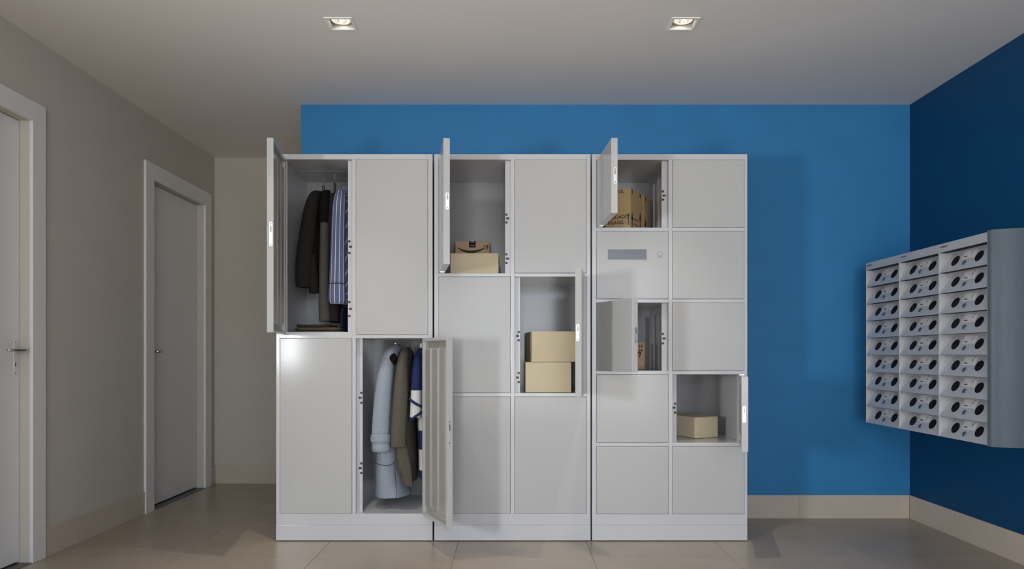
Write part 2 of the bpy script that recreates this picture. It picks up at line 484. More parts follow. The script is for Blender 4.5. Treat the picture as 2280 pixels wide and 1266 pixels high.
# ------------------------------------------------------------------ setting: doors in the left wall
def house_door(n, y0, y1, cw, handle_y, lever_dir, lever_len, label):
    root = tag(empty('door_%d' % n, (XL, (y0 + y1) / 2, 0)), label, 'door', kind='structure')
    xs_ = XL - .045                                   # face of the door leaf
    m = MB().box(xs_ - .04, xs_, y0 + .003, y1 - .003, .012, DTOP - .003)
    m.build('door_leaf', M_DOORW, root, bevel=.002)
    zt = DTOP + cw
    px0, px1 = XL, XL + .016
    # mitred casing: two uprights and a head
    for ya, yb in ((y0 - cw, y0), (y1 + cw, y1)):
        pts = [(px0, ya, 0), (px0, yb, 0), (px0, yb, DTOP), (px0, ya, zt)]
        MB().poly(pts, (1, 0, 0), px1 - px0).build('door_casing', M_DOORW, root, bevel=.0025)
    pts = [(px0, y0, DTOP), (px0, y1, DTOP), (px0, y1 + cw, zt), (px0, y0 - cw, zt)]
    MB().poly(pts, (1, 0, 0), px1 - px0).build('door_casing', M_DOORW, root, bevel=.0025)
    # jamb lining
    for ya, yb in ((y0 - .02, y0), (y1, y1 + .02)):
        MB().box(XL - .14, XL + .010, ya + .0005, yb - .0005, 0, DTOP).build('door_jamb', M_DOORW, root, bevel=.001, seg=1)
    MB().box(XL - .14, XL + .010, y0, y1, DTOP + .0005, DTOP + .02).build('door_jamb', M_DOORW, root, bevel=.001, seg=1)
    MB().box(XL - .14, XL + .012, y0 + .001, y1 - .001, -.004, .004).build('threshold', M_GRANITE, root, bevel=.001, seg=1)
    MB().box(XL - .16, XL - .142, y0 - .05, y1 + .05, -.01, DTOP + .05).build('door_backing', M_DOORW, root)  # unseen panel added behind the leaf to stop a light leak
    # lever handle on a long plate
    hz = CAM_Z + .022
    pts = []
    for k in range(9): a = PI * k / 8; pts.append((xs_, handle_y + .0105 * math.cos(a), hz + .036 + .0105 * math.sin(a)))
    for k in range(9): a = PI + PI * k / 8; pts.append((xs_, handle_y + .0105 * math.cos(a), hz - .105 + .0105 * math.sin(a)))
    pl_ = MB().poly(pts, (1, 0, 0), .004).build('handle_plate', M_STEELW, root, bevel=.0008, seg=1)
    for dz in (.036, -.105):
        MB().disc((xs_ + .004, handle_y, hz + dz), (0, 1, 0), (0, 0, 1), (1, 0, 0), .0035, .0035, .0006, 10).build('screw', M_SCREW, pl_)
    m = MB().disc((xs_ + .004, handle_y, hz - .062), (0, 1, 0), (0, 0, 1), (1, 0, 0), .004, .004, .0006, 10)
    m.box(xs_ + .004, xs_ + .0046, handle_y - .002, handle_y + .002, hz - .076, hz - .064)
    m.build('keyhole', M_BLACK, pl_)
    s = lever_dir
    MB().tube([(xs_ + .002, handle_y, hz), (xs_ + .03, handle_y, hz), (xs_ + .046, handle_y, hz), (xs_ + .056, handle_y + s * .008, hz),
               (xs_ + .058, handle_y + s * .02, hz), (xs_ + .056, handle_y + s * lever_len * .7, hz), (xs_ + .054, handle_y + s * lever_len, hz)],
              [.009, .008, .008, .0085, .0085, .0075, .006], 12).build('lever', M_CHROME, pl_, smooth=True)
    return root
house_door(1, DOORS[0][0], DOORS[0][1], .092, 3.228, -1, .118, 'near white door with long plated lever handle, at the left edge')
house_door(2, DOORS[1][0], DOORS[1][1], .100, 4.432, 1, .055, 'farther white door in the left wall, beside the passage end')

# ------------------------------------------------------------------ ceiling downlights
def downlight(x, y, label, visible):
    root = tag(empty('ceiling_downlight', (x, y, H)), label, 'downlight', 'square recessed downlights')
    m = MB(); o = .0615
    for a, b, c, d in ((-o, o, -o, -LH + .002), (-o, o, LH - .002, o), (-o, -LH + .002, -LH + .002, LH - .002), (LH - .002, o, -LH + .002, LH - .002)):
        m.box(x + a, x + b, y + c, y + d, H - .003, H)
    m.build('trim_frame', M_TRIM, root)
    m = MB(); t = .0015; h = .062; q = LH - .002
    for a, b, c, d in ((-q, q, -q, -q + t), (-q, q, q - t, q), (-q, -q + t, -q, q), (q - t, q, -q, q)):
        m.box(x + a, x + b, y + c, y + d, H, H + h)
    m.box(x - q, x + q, y - q, y + q, H + h, H + h + .002)
    m.build('housing', M_LAMPW, root)
    # round lamp: ring, dished reflector, bulb
    def rev(prof, z0):
        seg = 28
        return MB().loft([[Vector((x + r * math.cos(2 * PI * k / seg), y + r * math.sin(2 * PI * k / seg), z0 + z)) for k in range(seg)] for r, z in prof], cap=False)
    z0 = H + .020
    rev([(.047, .004), (.047, -.004), (.0455, -.006), (.042, -.006), (.040, -.003), (.040, .006)], z0).build('lamp_ring', M_LAMPW, root, smooth=True)
    rev([(.040, .0), (.037, .010), (.029, .022), (.017, .030), (.010, .032)], z0).build('reflector', M_REFL, root, smooth=True)
    bl = MB().loft([[Vector((x + r * math.cos(2 * PI * k / 16), y + r * math.sin(2 * PI * k / 16), z0 + z)) for k in range(16)]
                    for r, z in ((.003, .002), (.009, .005), (.012, .012), (.012, .022), (.008, .031))]).build('bulb', M_BULB, root, smooth=True)
    L = bpy.data.lights.new('downlight_beam', 'SPOT')
    L.energy = LAMP_W; L.color = LAMP_COL
    L.spot_size = math.radians(66); L.spot_blend = 1.0
    L.shadow_soft_size = 0.012
    lo = bpy.data.objects.new('downlight_beam', L)
    COL.objects.link(lo); lo.parent = root
    lo.location = (0, 0, 0.012)
    return root
names = {(-1, 0): 'lit square downlight in the ceiling above the leftmost locker', (1, 0): 'lit square downlight in the ceiling above the rightmost locker'}
for i, (x, y) in enumerate(LAMPS):
    r = i // 2; s = -1 if x < 0 else 1
    lab = names.get((s, r)) or ('lit square downlight in the ceiling %s, %s side' % (['', 'just in front of the viewer', 'overhead of the viewer', 'far behind the viewer'][r], 'left' if s < 0 else 'right'))
    downlight(x, y, lab, r == 0)

# ------------------------------------------------------------------ lockers
DEPTH = 0.495
YBK = D_L + DEPTH
T_D = 0.030                                  # door thickness
FL_W = 0.029                                 # width of the lock flange beside each opening
def locker_door(root, px0, px1, py0, py1, hinge, angle, kind, plate_len, label=None):
    """door in front-plane pixels; hinge 'L' or 'R'; angle opened in degrees"""
    g = .0012
    x0, x1 = LX(px0) + g, LX(px1) - g
    z1, z0 = LZ(py0) - g, LZ(py1) + g
    wd, hh = x1 - x0, z1 - z0
    a = math.radians(angle)
    c, s = math.cos(a), math.sin(a)
    yf = D_L - .003
    if hinge == 'L': hp = Vector((x0, yf, 0)); U = Vector((c, -s, 0)); I = Vector((s, c, 0))
    else: hp = Vector((x1, yf, 0)); U = Vector((-c, -s, 0)); I = Vector((-s, c, 0))
    def P(u, t, z): return hp + U * u + I * t + Vector((0, 0, z0 + z))
    Z = Vector((0, 0, 1))
    nu = 10; bow = .0002; ch = .003
    us = [0, ch * .4, ch] + [ch + (wd - 2 * ch) * k / nu for k in range(1, nu)] + [wd - ch, wd - ch * .4, wd]
    def tt(u):
        e = min(u, wd - u)
        edge = 0.0 if e >= ch else (.0006 if e > ch * .2 else .0022)
        return edge - bow * (1 - (2 * u / wd - 1) ** 2)
    # solid leaf: bowed outer skin, edges, inner rim and recessed pan
    zs = [(0, .0022), (ch * .4, .0006), (ch, 0), (hh - ch, 0), (hh - ch * .4, .0006), (hh, .0022)]
    vs = [P(u, tt(u) + dz, z) for z, dz in zs for u in us]
    n = len(us); mz = len(zs)
    fs = [(j * n + i, j * n + i + 1, (j + 1) * n + i + 1, (j + 1) * n + i) for j in range(mz - 1) for i in range(n - 1)]
    m = MB().add(vs, fs)
    rim, pan = .016, .014
    q0 = [P(0, T_D, 0), P(wd, T_D, 0), P(wd, T_D, hh), P(0, T_D, hh)]
    q1 = [P(rim, T_D, rim), P(wd - rim, T_D, rim), P(wd - rim, T_D, hh - rim), P(rim, T_D, hh - rim)]
    q2 = [P(rim, pan, rim), P(wd - rim, pan, rim), P(wd - rim, pan, hh - rim), P(rim, pan, hh - rim)]
    o = len(m.v)
    m.add(q0 + q1 + q2, [(k, (k + 1) % 4, 4 + (k + 1) % 4, 4 + k) for k in range(4)]
          + [(4 + k, 4 + (k + 1) % 4, 8 + (k + 1) % 4, 8 + k) for k in range(4)] + [(8, 9, 10, 11)])
    # edge faces between the skin outline and the rim corners
    bot = list(range(n)); top = list(range((mz - 1) * n, mz * n))
    lef = [j * n for j in range(mz)]; rig = [j * n + n - 1 for j in range(mz)]
    m.f += [bot + [o + 1, o], top[::-1] + [o + 3, o + 2][::1], lef[::-1] + [o, o + 3], rig + [o + 2, o + 1]]
    door = m.build('door', M_LDOOR, root, smooth=math.radians(25))
    wn = door.modifiers.new('weighted', 'WEIGHTED_NORMAL'); wn.keep_sharp = True; wn.weight = 100
    if label: tag(door, label)
    if angle > 0:
        # three pressed stiffening ribs on the inner face
        k = 3; gap = .020
        iw = wd - 2 * rim; rw = (iw - (k + 1) * gap) / k
        for r in range(k):
            u0 = rim + gap + r * (rw + gap)
            za, zb = rim + .030, hh - rim - .030
            ring = [(u0, pan), (u0 + .007, T_D - .004), (u0 + rw - .007, T_D - .004), (u0 + rw, pan)]
            vs = [P(u, t, za + (.0 if t == pan else .012)) for u, t in ring] + [P(u, t, zb - (.0 if t == pan else .012)) for u, t in ring]
            MB().add(vs, [(0, 1, 2, 3), (4, 7, 6, 5), (0, 4, 5, 1), (1, 5, 6, 2), (2, 6, 7, 3), (3, 7, 4, 0)]).build('rib', M_LBACK, door)
        tag(MB().obox(P(rim, pan + .0002, rim), U, Z, I, wd - 2 * rim, hh - 2 * rim, .0006).build('door_backing', M_LBACK, door), None)
        # lock plate let into the free edge
        zc = hh * (.5 if kind != 'L1' else .505); pw = .0155; cu_ = T_D * .62
        pts = []
        for k2 in range(9):
            an = PI * k2 / 8
            pts.append(P(wd, cu_ + pw / 2 * math.cos(an), zc + plate_len / 2 - pw / 2 + pw / 2 * math.sin(an)))
        for k2 in range(9):
            an = PI + PI * k2 / 8
            pts.append(P(wd, cu_ + pw / 2 * math.cos(an), zc - plate_len / 2 + pw / 2 + pw / 2 * math.sin(an)))
        tag(MB().poly(pts, U, .0016).build('lock_plate', M_STEELW, door), 'pale steel lock plate')
        for sg in (1, -1):
            MB().disc(P(wd + .0016, cu_, zc + sg * (plate_len / 2 - pw * .55)), I, Z, U, .0036, .0036, .0006, 12).build('screw', M_SCREW, door)
        MB().obox(P(wd + .0016, cu_ - .004, zc + plate_len * .08), I, Z, U, .007, plate_len * .24, .0022).build('latch_bolt', M_SCREW, door)
        # pivot hinges at foot and head of the leaf
        for zh in (-.0022, hh):
            MB().obox(P(.004, .004, zh), U, I, Z, .05, T_D - .008, .0022).build('pivot_hinge', M_STEELW, door)
    return door, P, wd, hh

def strikes(flange, xc, dirx, ys_px):
    """three dark latch holes in a lock flange: xc inner edge, dirx towards the post"""
    yv = D_L + .033
    for i, py in enumerate(ys_px):
        z = LZ(py) if False else CAM_Z + (HZ - py) * yv / F_PX
        off = .007 if i != 1 else .013
        wd = .006 if i != 1 else .008
        MB().box(xc + dirx * off - wd, xc + dirx * off + wd, yv - .0012, yv + .001, z - .0055, z + .0055).build('strike_hole', M_BLACK, flange, bevel=.001, seg=1)

def locker(x_left, rows, open_doors, kind, plate_len, label, display=None, lip=None, battens=()):
    X0, X1 = LX(x_left), LX(x_left + (348 if kind != 'L3' else 346))
    root = tag(empty('locker', ((X0 + X1) / 2, D_L + DEPTH / 2, 0)), label, 'locker', 'white steel lockers in the row')
    off = {'L1': (8, 169, 177, 338), 'L2': (9.5, 170, 178.5, 339), 'L3': (10, 170.5, 179, 339.5)}[kind]
    c0, c1, c2, c3 = (LX(x_left + o) for o in off)
    zt, zb = LZ(rows[0][0]), LZ(rows[-1][1])
    TOP = 2.0
    m = MB().box(X0, X1, D_L, YBK, .084, zb)
    m.build('base_panel', M_FRAME, root, bevel=.0015)
    MB().box(X0, X1, D_L - .0015, YBK, .004, .0835).build('plinth', M_FRAME, root, bevel=.0015)
    for fx in (X0 + .05, X1 - .05):
        for fy in (D_L + .05, YBK - .05):
            MB().disc((fx, fy, 0), (1, 0, 0), (0, 1, 0), (0, 0, 1), .02, .02, .004, 12).build('foot', M_BLACK, root)
    MB().box(X0, c0, D_L, YBK, zb, TOP).build('side_panel', M_FRAME, root, bevel=.0015)
    MB().box(c3, X1, D_L, YBK, zb, TOP).build('side_panel', M_FRAME, root, bevel=.0015)
    MB().box(c0, c3, D_L, YBK, zt, TOP).build('top_panel', M_FRAME, root, bevel=.0015)
    MB().box(c0, c3, YBK - .006, YBK, zb, zt).build('back_panel', M_LSHADE, root)
    MB().box(c1, c2, D_L, YBK - .006, zb, zt).build('divider', M_FRAME, root, bevel=.0012)
    for (p, q), (p2, q2) in zip(rows[:-1], rows[1:]):
        for a, b in ((c0, c1), (c2, c3)):
            MB().box(a, b, D_L, YBK - .006, LZ(p2), LZ(q)).build('shelf', M_FRAME, root, bevel=.0012)
    cols = ((x_left + off[0], x_left + off[1]), (x_left + off[2], x_left + off[3]))
    for r, (p, q) in enumerate(rows):
        for cidx, (pa, pb) in enumerate(cols):
            op = open_doors.get((r, cidx))
            hinge = 'L' if cidx == 0 else 'R'
            d, P, wd, hh = locker_door(root, pa, pb, p, q, hinge, op[0] if op else 0, kind, plate_len, op[1] if op else None)
            if op:
                fa, fb = LX(pa), LX(pb)
                yv = D_L + .033
                f1 = MB().box(fa, fa + FL_W, yv, yv + .0015, LZ(q), LZ(p)).build('lock_flange', M_FRAME, root)
                f2 = MB().box(fb - FL_W, fb, yv, yv + .0015, LZ(q), LZ(p)).build('lock_flange', M_FRAME, root)
                for grp in op[2]:
                    if hinge == 'L': strikes(f2, fb - FL_W, 1, grp)
                    else: strikes(f1, fa + FL_W, -1, grp)
                if (r, cidx) in battens:
                    for yb_ in (3.74, 3.85, 3.98):
                        MB().box(fb - .013, fb, yb_, yb_ + .065, LZ(q) + .002, LZ(p) - .045).build('wall_rib', M_FRAME, root, bevel=.003, seg=1)
            if display == (r, cidx):
                Z = Vector((0, 0, 1)); zo = LZ(q)
                x0_, x1_, z0_, z1_ = LX(1352) , LX(1440), LZ(579), LZ(554)
                yo = D_L - .003 - .001 - .0006
                fr = MB(); t = .0022
                for A in ((x0_, x1_, z1_ - t, z1_), (x0_, x1_, z0_, z0_ + t), (x0_, x0_ + t, z0_ + t, z1_ - t), (x1_ - t, x1_, z0_ + t, z1_ - t)):
                    fr.box(A[0], A[1], yo - .0008, yo + .004, A[2], A[3])
                tag(fr.build('display_bezel', M_SCREW, d), 'grey display bezel')
                tag(MB().box(x0_ + t, x1_ - t, yo, yo + .004, z0_ + t, z1_ - t).build('display', M_SCREEN, d), 'blank grey display strip')
                bc = (LX(1469), yo + .004, LZ(565.5))
                MB().disc(bc, (1, 0, 0), (0, 0, 1), (0, -1, 0), .0125, .0125, .0052, 24).build('button_ring', M_SCREW, d, bevel=.0008, seg=1)
                MB().disc(bc, (1, 0, 0), (0, 0, 1), (0, -1, 0), .0108, .0108, .0085, 24).build('button', M_LDOOR, d, bevel=.0012, seg=2)
    if lip:
        MB().box(c0, c1, D_L + .001, D_L + .03, LZ(lip[1]), LZ(lip[0])).build('sill', M_FRAME, root)
    return root

R1 = [(354.5, 745), (752.5, 1143)]
R2 = [(355, 608), (615.5, 874.5), (882.5, 1143)]
R3 = [(355.5, 506.5), (514.5, 665.5), (673.5, 825), (833, 985), (993, 1144)]
locker(615, R1, {(0, 0): (80.8, 'open ribbed door, upper left', [(537, 549, 563), (672, 687, 703)]),
                 (1, 1): (115.3, 'open ribbed door, lower right', [(874, 885, 896), (1031, 1041.5, 1052.5)])},
       'L1', .116, 'leftmost white locker with four tall compartments holding clothes', lip=(738.5, 745.2))
locker(967, R2, {(0, 0): (80.8, 'open door, upper left', [(477.5, 486, 495), (566, 575.5, 585)]),
                 (1, 1): (80.7, 'open door, middle right', [(739, 747.5, 757), (830, 840, 850)])},
       'L2', .080, 'middle white locker with six medium compartments, two open')
locker(1318, R3, {(0, 0): (86.5, 'open door, upper left', [(426, 435, 444)]),
                  (2, 0): (70.6, 'half open door, third row left', [(743, 753, 764)]),
                  (3, 1): (74.5, 'open door, fourth row right', [(898, 907, 918)])},
       'L3', .078, 'rightmost white locker with ten small compartments and a display door',
       display=(1, 0), battens=((0, 0), (2, 0)))

# ------------------------------------------------------------------ cardboard boxes
def rect_box(name, o, u, depth, wdt, h, material, label, cat, group=None, flaps=True):
    """carton: o front corner (floor), u unit vector along the front face, depth along the normal going in"""
    o = Vector(o); u = Vector(u).normalized(); inn = Vector((-u.y, u.x, 0)); Z = Vector((0, 0, 1))
    c = o + u * wdt / 2 + inn * depth / 2
    root = tag(empty(name, c), label, cat, group)
    MB().obox(o, u, inn, Z, wdt, depth, h - .002).build('carton', material, root, bevel=.002, seg=2)
    half = depth / 2 - .0012
    for k in (0, 1):
        MB().obox(o + Z * (h - .002) + inn * (k * (half + .0024)), u, inn, Z, wdt, half, .002).build('top_flap', material, root)
    return root, o, u, inn, Z

def smile(mb, o, u, v, n, wd, hh):
    """curved tapering arrow: a swoosh from lower left up to an arrow head at the right"""
    o, u, v, n = Vector(o), Vector(u), Vector(v), Vector(n)
    top, bot = [], []
    N = 22
    for i in range(N + 1):
        t = i / N
        x = t * .91
        y = .62 - 4 * .52 * t * (1 - t) * (1.0 - .12 * t) + .02 * t
        th = .07 + .26 * math.sin(PI * min(1, t * .96 + .02)) ** 1.0
        top.append((x, y + th * .30)); bot.append((x, y - th * .70))
    def W(p): return o + u * (p[0] * wd) + v * (p[1] * hh) + n * .0004
    for i in range(N):
        mb.poly([W(bot[i]), W(bot[i + 1]), W(top[i + 1]), W(top[i])], n, .0003)
    head = [(.80, .74), (.86, .84), (.95, .88), (1.0, .84), (.995, .62), (.965, .40), (.935, .30), (.925, .34), (.945, .52), (.95, .70), (.93, .745), (.87, .745)]
    mb.poly([W(p) for p in head], n, .0003)

z_a = LZ(608) + .0015
rect_box('cardboard_box', (LX(1140) - .3246, 3.715, z_a), (1, 0, 0), .245, .2536, .112, M_KRAFT,
         'plain low kraft box in front of the smile-arrow box, middle locker', 'box', 'parcels in the lockers')
r, o, u, inn, Z = rect_box('cardboard_box', (-.319, 3.98, z_a), (1, 0, 0), .14, .1924, .218, M_KRAFT2,
         'brown parcel with black smile arrow and tape behind a kraft box', 'box', 'parcels in the lockers')
m = MB(); smile(m, o + Vector((.010, 0, .1535)), u, Z, -inn, .176, .047)
tag(m.build('arrow_print', M_INK, r), 'black curved arrow print')
m = MB()
m.obox(o + Vector((.076, -.0006, .182)), u, Z, inn, .038, .0355, .0004)
m.obox(o + Vector((.076, -.0006, .218)), u, inn, Z, .038, .141, .0004)
tp = tag(m.build('tape', M_TAPE, r), 'black packing tape')
m = MB()
for k in range(8):
    a0, a1 = PI * (.18 + .08 * k), PI * (.18 + .08 * (k + 1))
    pts = [o + Vector((.095 - .016 * math.cos(a), -.0008, .184 + .0095 * math.sin(a))) for a in (a0, a1)]
    m.poly([pts[0], pts[1], pts[1] + Vector((0, 0, .0014)), pts[0] + Vector((0, 0, .0014))], (0, -1, 0), .0002)
for dx in (.086, .0935, .101):
    m.poly([o + Vector((dx, -.0008, .2175)), o + Vector((dx + .004, -.0008, .2175)), o + Vector((dx + .002, -.0008, .209))], (0, -1, 0), .0002)
m.build('tape_print', M_TAPEW, r)
m = MB()
m.obox(o + Vector((.180, -.0006, .2055)), u, Z, inn, .009, .001, .0003)
m.obox(o + Vector((.183, -.0006, .2065)), u, Z, inn, .001, .009, .0003)
m.build('corner_mark', M_INK, r)

z_b = LZ(874.5) + .0015
rect_box('cardboard_box', (.0705, 3.695, z_b), (1, 0, 0), .30, .2395, .158, M_KRAFT,
         'plain kraft box at the bottom of the pair in the middle locker', 'box', 'parcels in the lockers')
th = math.radians(4.8)
rect_box('cardboard_box', (.1035, 3.703, z_b + .1592), (math.cos(th), math.sin(th), 0), .36, .246, .160, M_KRAFT,
         'wider plain kraft box stacked askew on another, middle locker', 'box', 'parcels in the lockers')

def arrow_up(mb, o, u, v, n, h, wd=.018):
    o, u, v, n = Vector(o), Vector(u), Vector(v), Vector(n)
    hd = wd * 1.5
    pts = [(-.16, 0), (.16, 0), (.16, h - hd), (.5, h - hd), (0, h), (-.5, h - hd), (-.16, h - hd)]
    pts = [o + u * (a * wd) + v * b + n * .0004 for a, b in pts]
    mb.poly([pts[0], pts[1], pts[2], pts[6]], n, .0003)
    mb.poly([pts[5], pts[3], pts[4]], n, .0003)

z_c = LZ(506.5) + .0015
FRT = Vector((.102, .18, 0)).normalized()           # along the right hand face, going back
LFT = Vector((-.18, .102, 0)).normalized()          # along the left hand face
def fragile_box(corner, length, side, label, texts=True):
    h = .227
    c = Vector((corner[0], corner[1], z_c))
    o = c + LFT * side
    r, o, u, inn, Z = rect_box('cardboard_box', o, -LFT, length, side, h, M_KRAFT3, label, 'box', 'parcels in the lockers')
    # face 1: front (towards the left), face 2: right hand end
    nrm1 = -inn; n2 = u
    m = MB()
    put_text(m, 'CUIDADO', o + u * (side - .128) + Z * .068 + nrm1 * .0003, u, Z, nrm1, .118, .020)
    put_text(m, 'FRÁGIL', o + u * (side - .126) + Z * .040 + nrm1 * .0003, u, Z, nrm1, .092, .024)
    put_text(m, 'FRÁGIL', o + u * (side - .126) + Z * .205 + nrm1 * .0003, u, Z, nrm1, .092, .020)
    m.obox(o + u * .012 + Z * .03 + nrm1 * .0005, u, Z, nrm1, .03, .02, .0003)
    tag(m.build('lettering', M_INK, r), 'black CUIDADO FRÁGIL lettering')
    m = MB()
    arrow_up(m, o + u * (side - .010) + Z * .030, u, Z, nrm1, .065, .010)
    m.build('arrow_print', M_INK, r)
    fr = c + n2 * .0002
    for k, (d, hh) in enumerate(((.026, .085), (.152, .105))):
        if d + .02 < length:
            m = MB()
            arrow_up(m, fr + inn * d + Z * .022, inn, Z, n2, hh, .030)
            m.build('arrow_print', M_INK, r)
            MB().obox(fr + inn * (d - .006) + Z * (h - .026) + n2 * .0003, inn, Z, n2, .012, .024, .0003).build('edge_mark', M_INK, r)
    if length > .1:
        m = MB()
        put_text(m, 'CUIDADO', fr + inn * .048 + Z * .062 + n2 * .0002, inn, Z, n2, .085, .016)
        put_text(m, 'FRÁGIL', fr + inn * .052 + Z * .036 + n2 * .0002, inn, Z, n2, .075, .018)
        m.build('faint_lettering', M_INK2, r)
    return r
fragile_box((.6286, 3.745), .206, .185, 'tall carton printed CUIDADO FRÁGIL with up arrows, rightmost locker top row')
c2 = Vector((.6286, 3.745, 0)) + FRT * .212
fragile_box((c2.x, c2.y), .075, .120, 'narrow carton with an up arrow hidden behind the CUIDADO FRÁGIL carton')

z_d = LZ(825) + .0015
r, o, u, inn, Z = rect_box('cardboard_box', (.545, 3.945, z_d), (1, 0, 0), .16, .198, .150, M_KRAFT2,
         'upright brown parcel behind the half open door, rightmost locker', 'box', 'parcels in the lockers')
m = MB(); smile(m, o + Vector((.012, 0, .045)), u, Z, -inn, .164, .062)
tag(m.build('arrow_print', M_INK, r), 'black curved arrow print')
for dx in (.168, .180):
    m = MB(); arrow_up(m, o + Vector((dx, -.0002, .110)), u, Z, -inn, .030, .009)
    m.build('arrow_mark', M_INK, r)
MB().obox(o + Vector((.162, -.0006, .102)), u, Z, inn, .024, .005, .0003).build('base_mark', M_INK, r)

z_e = LZ(985) + .0015
v1 = Vector((.139, .075, 0)).normalized()
rect_box('cardboard_box', (.996, 3.818, z_e), v1, .20, .158, .1135, M_KRAFT,
         'small plain kraft box turned cornerwise, fourth row of the rightmost locker', 'box', 'parcels in the lockers')

# ------------------------------------------------------------------ clothes
def smooth_prof(prof, n):
    """Catmull-Rom resample of a list of equal-length tuples"""
    out = []
    k = len(prof)
    for i in range(n + 1):
        t = i / n * (k - 1); a = min(int(t), k - 2); f = t - a
        p0, p1, p2, p3 = prof[max(a - 1, 0)], prof[a], prof[a + 1], prof[min(a + 2, k - 1)]
        out.append(tuple(.5 * (2 * q1 + (q2 - q0) * f + (2 * q0 - 5 * q1 + 4 * q2 - q3) * f * f + (3 * q1 - q0 - 3 * q2 + q3) * f ** 3)
                         for q0, q1, q2, q3 in zip(p0, p1, p2, p3)))
    return out
def drape(prof, n=30, seg=40, folds=(), lean=0.0, power=2.0, wob=.0):
    """loft of level rings; prof rows (z, x, y, half width in x, half depth in y); folds (count, amplitude, phase, from) grow downwards"""
    rings = []
    pr = smooth_prof(prof, n)
    for i, (z, x, y, rx, ry) in enumerate(pr):
        f = i / n
        ring = []
        for k in range(seg):
            a = 2 * PI * k / seg
            ca, sa = math.cos(a), math.sin(a)
            ex = math.copysign(abs(ca) ** (2 / power), ca); ey = math.copysign(abs(sa) ** (2 / power), sa)
            q = 1.0
            for cnt, amp, ph, st in folds:
                q += amp * max(0, (f - st) / (1 - st + 1e-6)) * math.sin(cnt * a + ph + 2.2 * f + .8 * math.sin(3 * f + ph))
            wz = wob * math.sin(9 * f + 2 * a) * .5
            ring.append(Vector((x + max(rx, .0004) * ex * q + wz, y + max(ry, .0004) * ey * q, z)))
        rings.append(ring)
    return MB().loft(rings, uvs=True)

YC = 3.90
def hanger(x, ztop, zneck, material, label, arm_drop=.055, arm=.13, yc=YC, neck=.034):
    """ztop: rail height, zneck: foot of the neck"""
    root = tag(empty('clothes_hanger', (x, yc, zneck)), label, 'hanger', 'clothes hangers in the left locker')
    h = ztop - zneck
    MB().obox((x - .006, yc - .010, zneck), (1, 0, 0), (0, 1, 0), (0, 0, 1), .012, .020, min(neck, h * .55)).build('neck', material, root, bevel=.003)
    zt = zneck + min(neck, h * .55)
    rr = .010
    hk = [(x, yc, zt - .004), (x, yc, max(zt, ztop - .026))]
    for k in range(9):
        a = PI * k / 8
        hk.append((x, yc - rr + rr * math.cos(a), ztop - .0125 + rr * math.sin(a)))
    MB().tube(hk, .0014, 6).build('hook', M_SCREW, root, smooth=True)
    MB().tube([(x, yc - arm, zneck - arm_drop), (x, yc - arm * .5, zneck - arm_drop * .38), (x, yc, zneck),
               (x, yc + arm * .5, zneck - arm_drop * .38), (x, yc + arm, zneck - arm_drop)], [.006, .007, .008, .007, .006], 8).build('shoulder_bar', material, root, smooth=True)
    return root

def garment(name, x, zneck, label, cat, group='clothes hanging in the left locker'):
    return tag(empty(name, (x, YC, zneck)), label, cat, group)

ZR1, ZR2 = LZ(354.5), LZ(752.5)
# --- upper compartment: brown jacket, taupe coat, striped shirt, navy trousers, folded knitwear
# rails under the compartment ceilings
for xa, xb, zc, lab in ((LX(623), LX(784), ZR1, 'thin hanging rail under the top of the upper left compartment'),
                        (LX(792), LX(953), ZR2, 'thin hanging rail under the top of the lower right compartment')):
    o_ = MB().box(xa + .0005, xb - .0005, YC - .013, YC - .007, zc - .002, zc - .0003).build('hanging_rail', M_LSHADE)
    tag(o_, lab, 'rail', 'hanging rails in the left locker')

g = garment('jacket', -1.045, 1.84, 'dark brown jacket hanging leftmost in the upper compartment', 'jacket')
drape([(1.848, -1.040, YC, .010, .05), (1.842, -1.042, YC, .018, .09), (1.815, -1.048, YC, .026, .145), (1.76, -1.052, YC, .029, .160), (1.62, -1.058, YC, .032, .160),
       (1.45, -1.062, YC, .034, .158), (1.335, -1.066, YC, .036, .158), (1.310, -1.066, YC, .033, .156)],
      folds=((5, .10, .3, .1), (9, .05, 1.0, .2))).build('jacket_body', C_BROWN, g, smooth=True)
drape([(1.838, -1.045, 3.785, .010, .03), (1.815, -1.050, 3.760, .026, .045), (1.74, -1.064, 3.742, .036, .046), (1.60, -1.082, 3.732, .040, .044), (1.46, -1.098, 3.727, .040, .042),
       (1.34, -1.102, 3.725, .036, .038), (1.318, -1.099, 3.725, .032, .034)],
      n=26, folds=((3, .10, .8, .0), (5, .06, 2.0, .2))).build('sleeve', C_BROWN, g, smooth=True)
drape([(1.50, -1.058, 3.745, .018, .020), (1.44, -1.056, 3.738, .024, .028), (1.36, -1.053, 3.735, .026, .030), (1.30, -1.050, 3.735, .024, .028), (1.288, -1.050, 3.736, .020, .024)],
      n=12, folds=((4, .10, .8, .0),)).build('jacket_front', C_BROWN, g, smooth=True)
drape([(1.856, -1.042, YC, .010, .04), (1.850, -1.042, YC - .02, .020, .065), (1.832, -1.044, YC - .06, .022, .080), (1.800, -1.046, YC - .09, .019, .070)],
      n=10).build('collar', C_BROWN, g, smooth=True)
hanger(-1.042, ZR1, 1.862, M_HBROWN, 'hanger hidden inside the dark brown jacket')

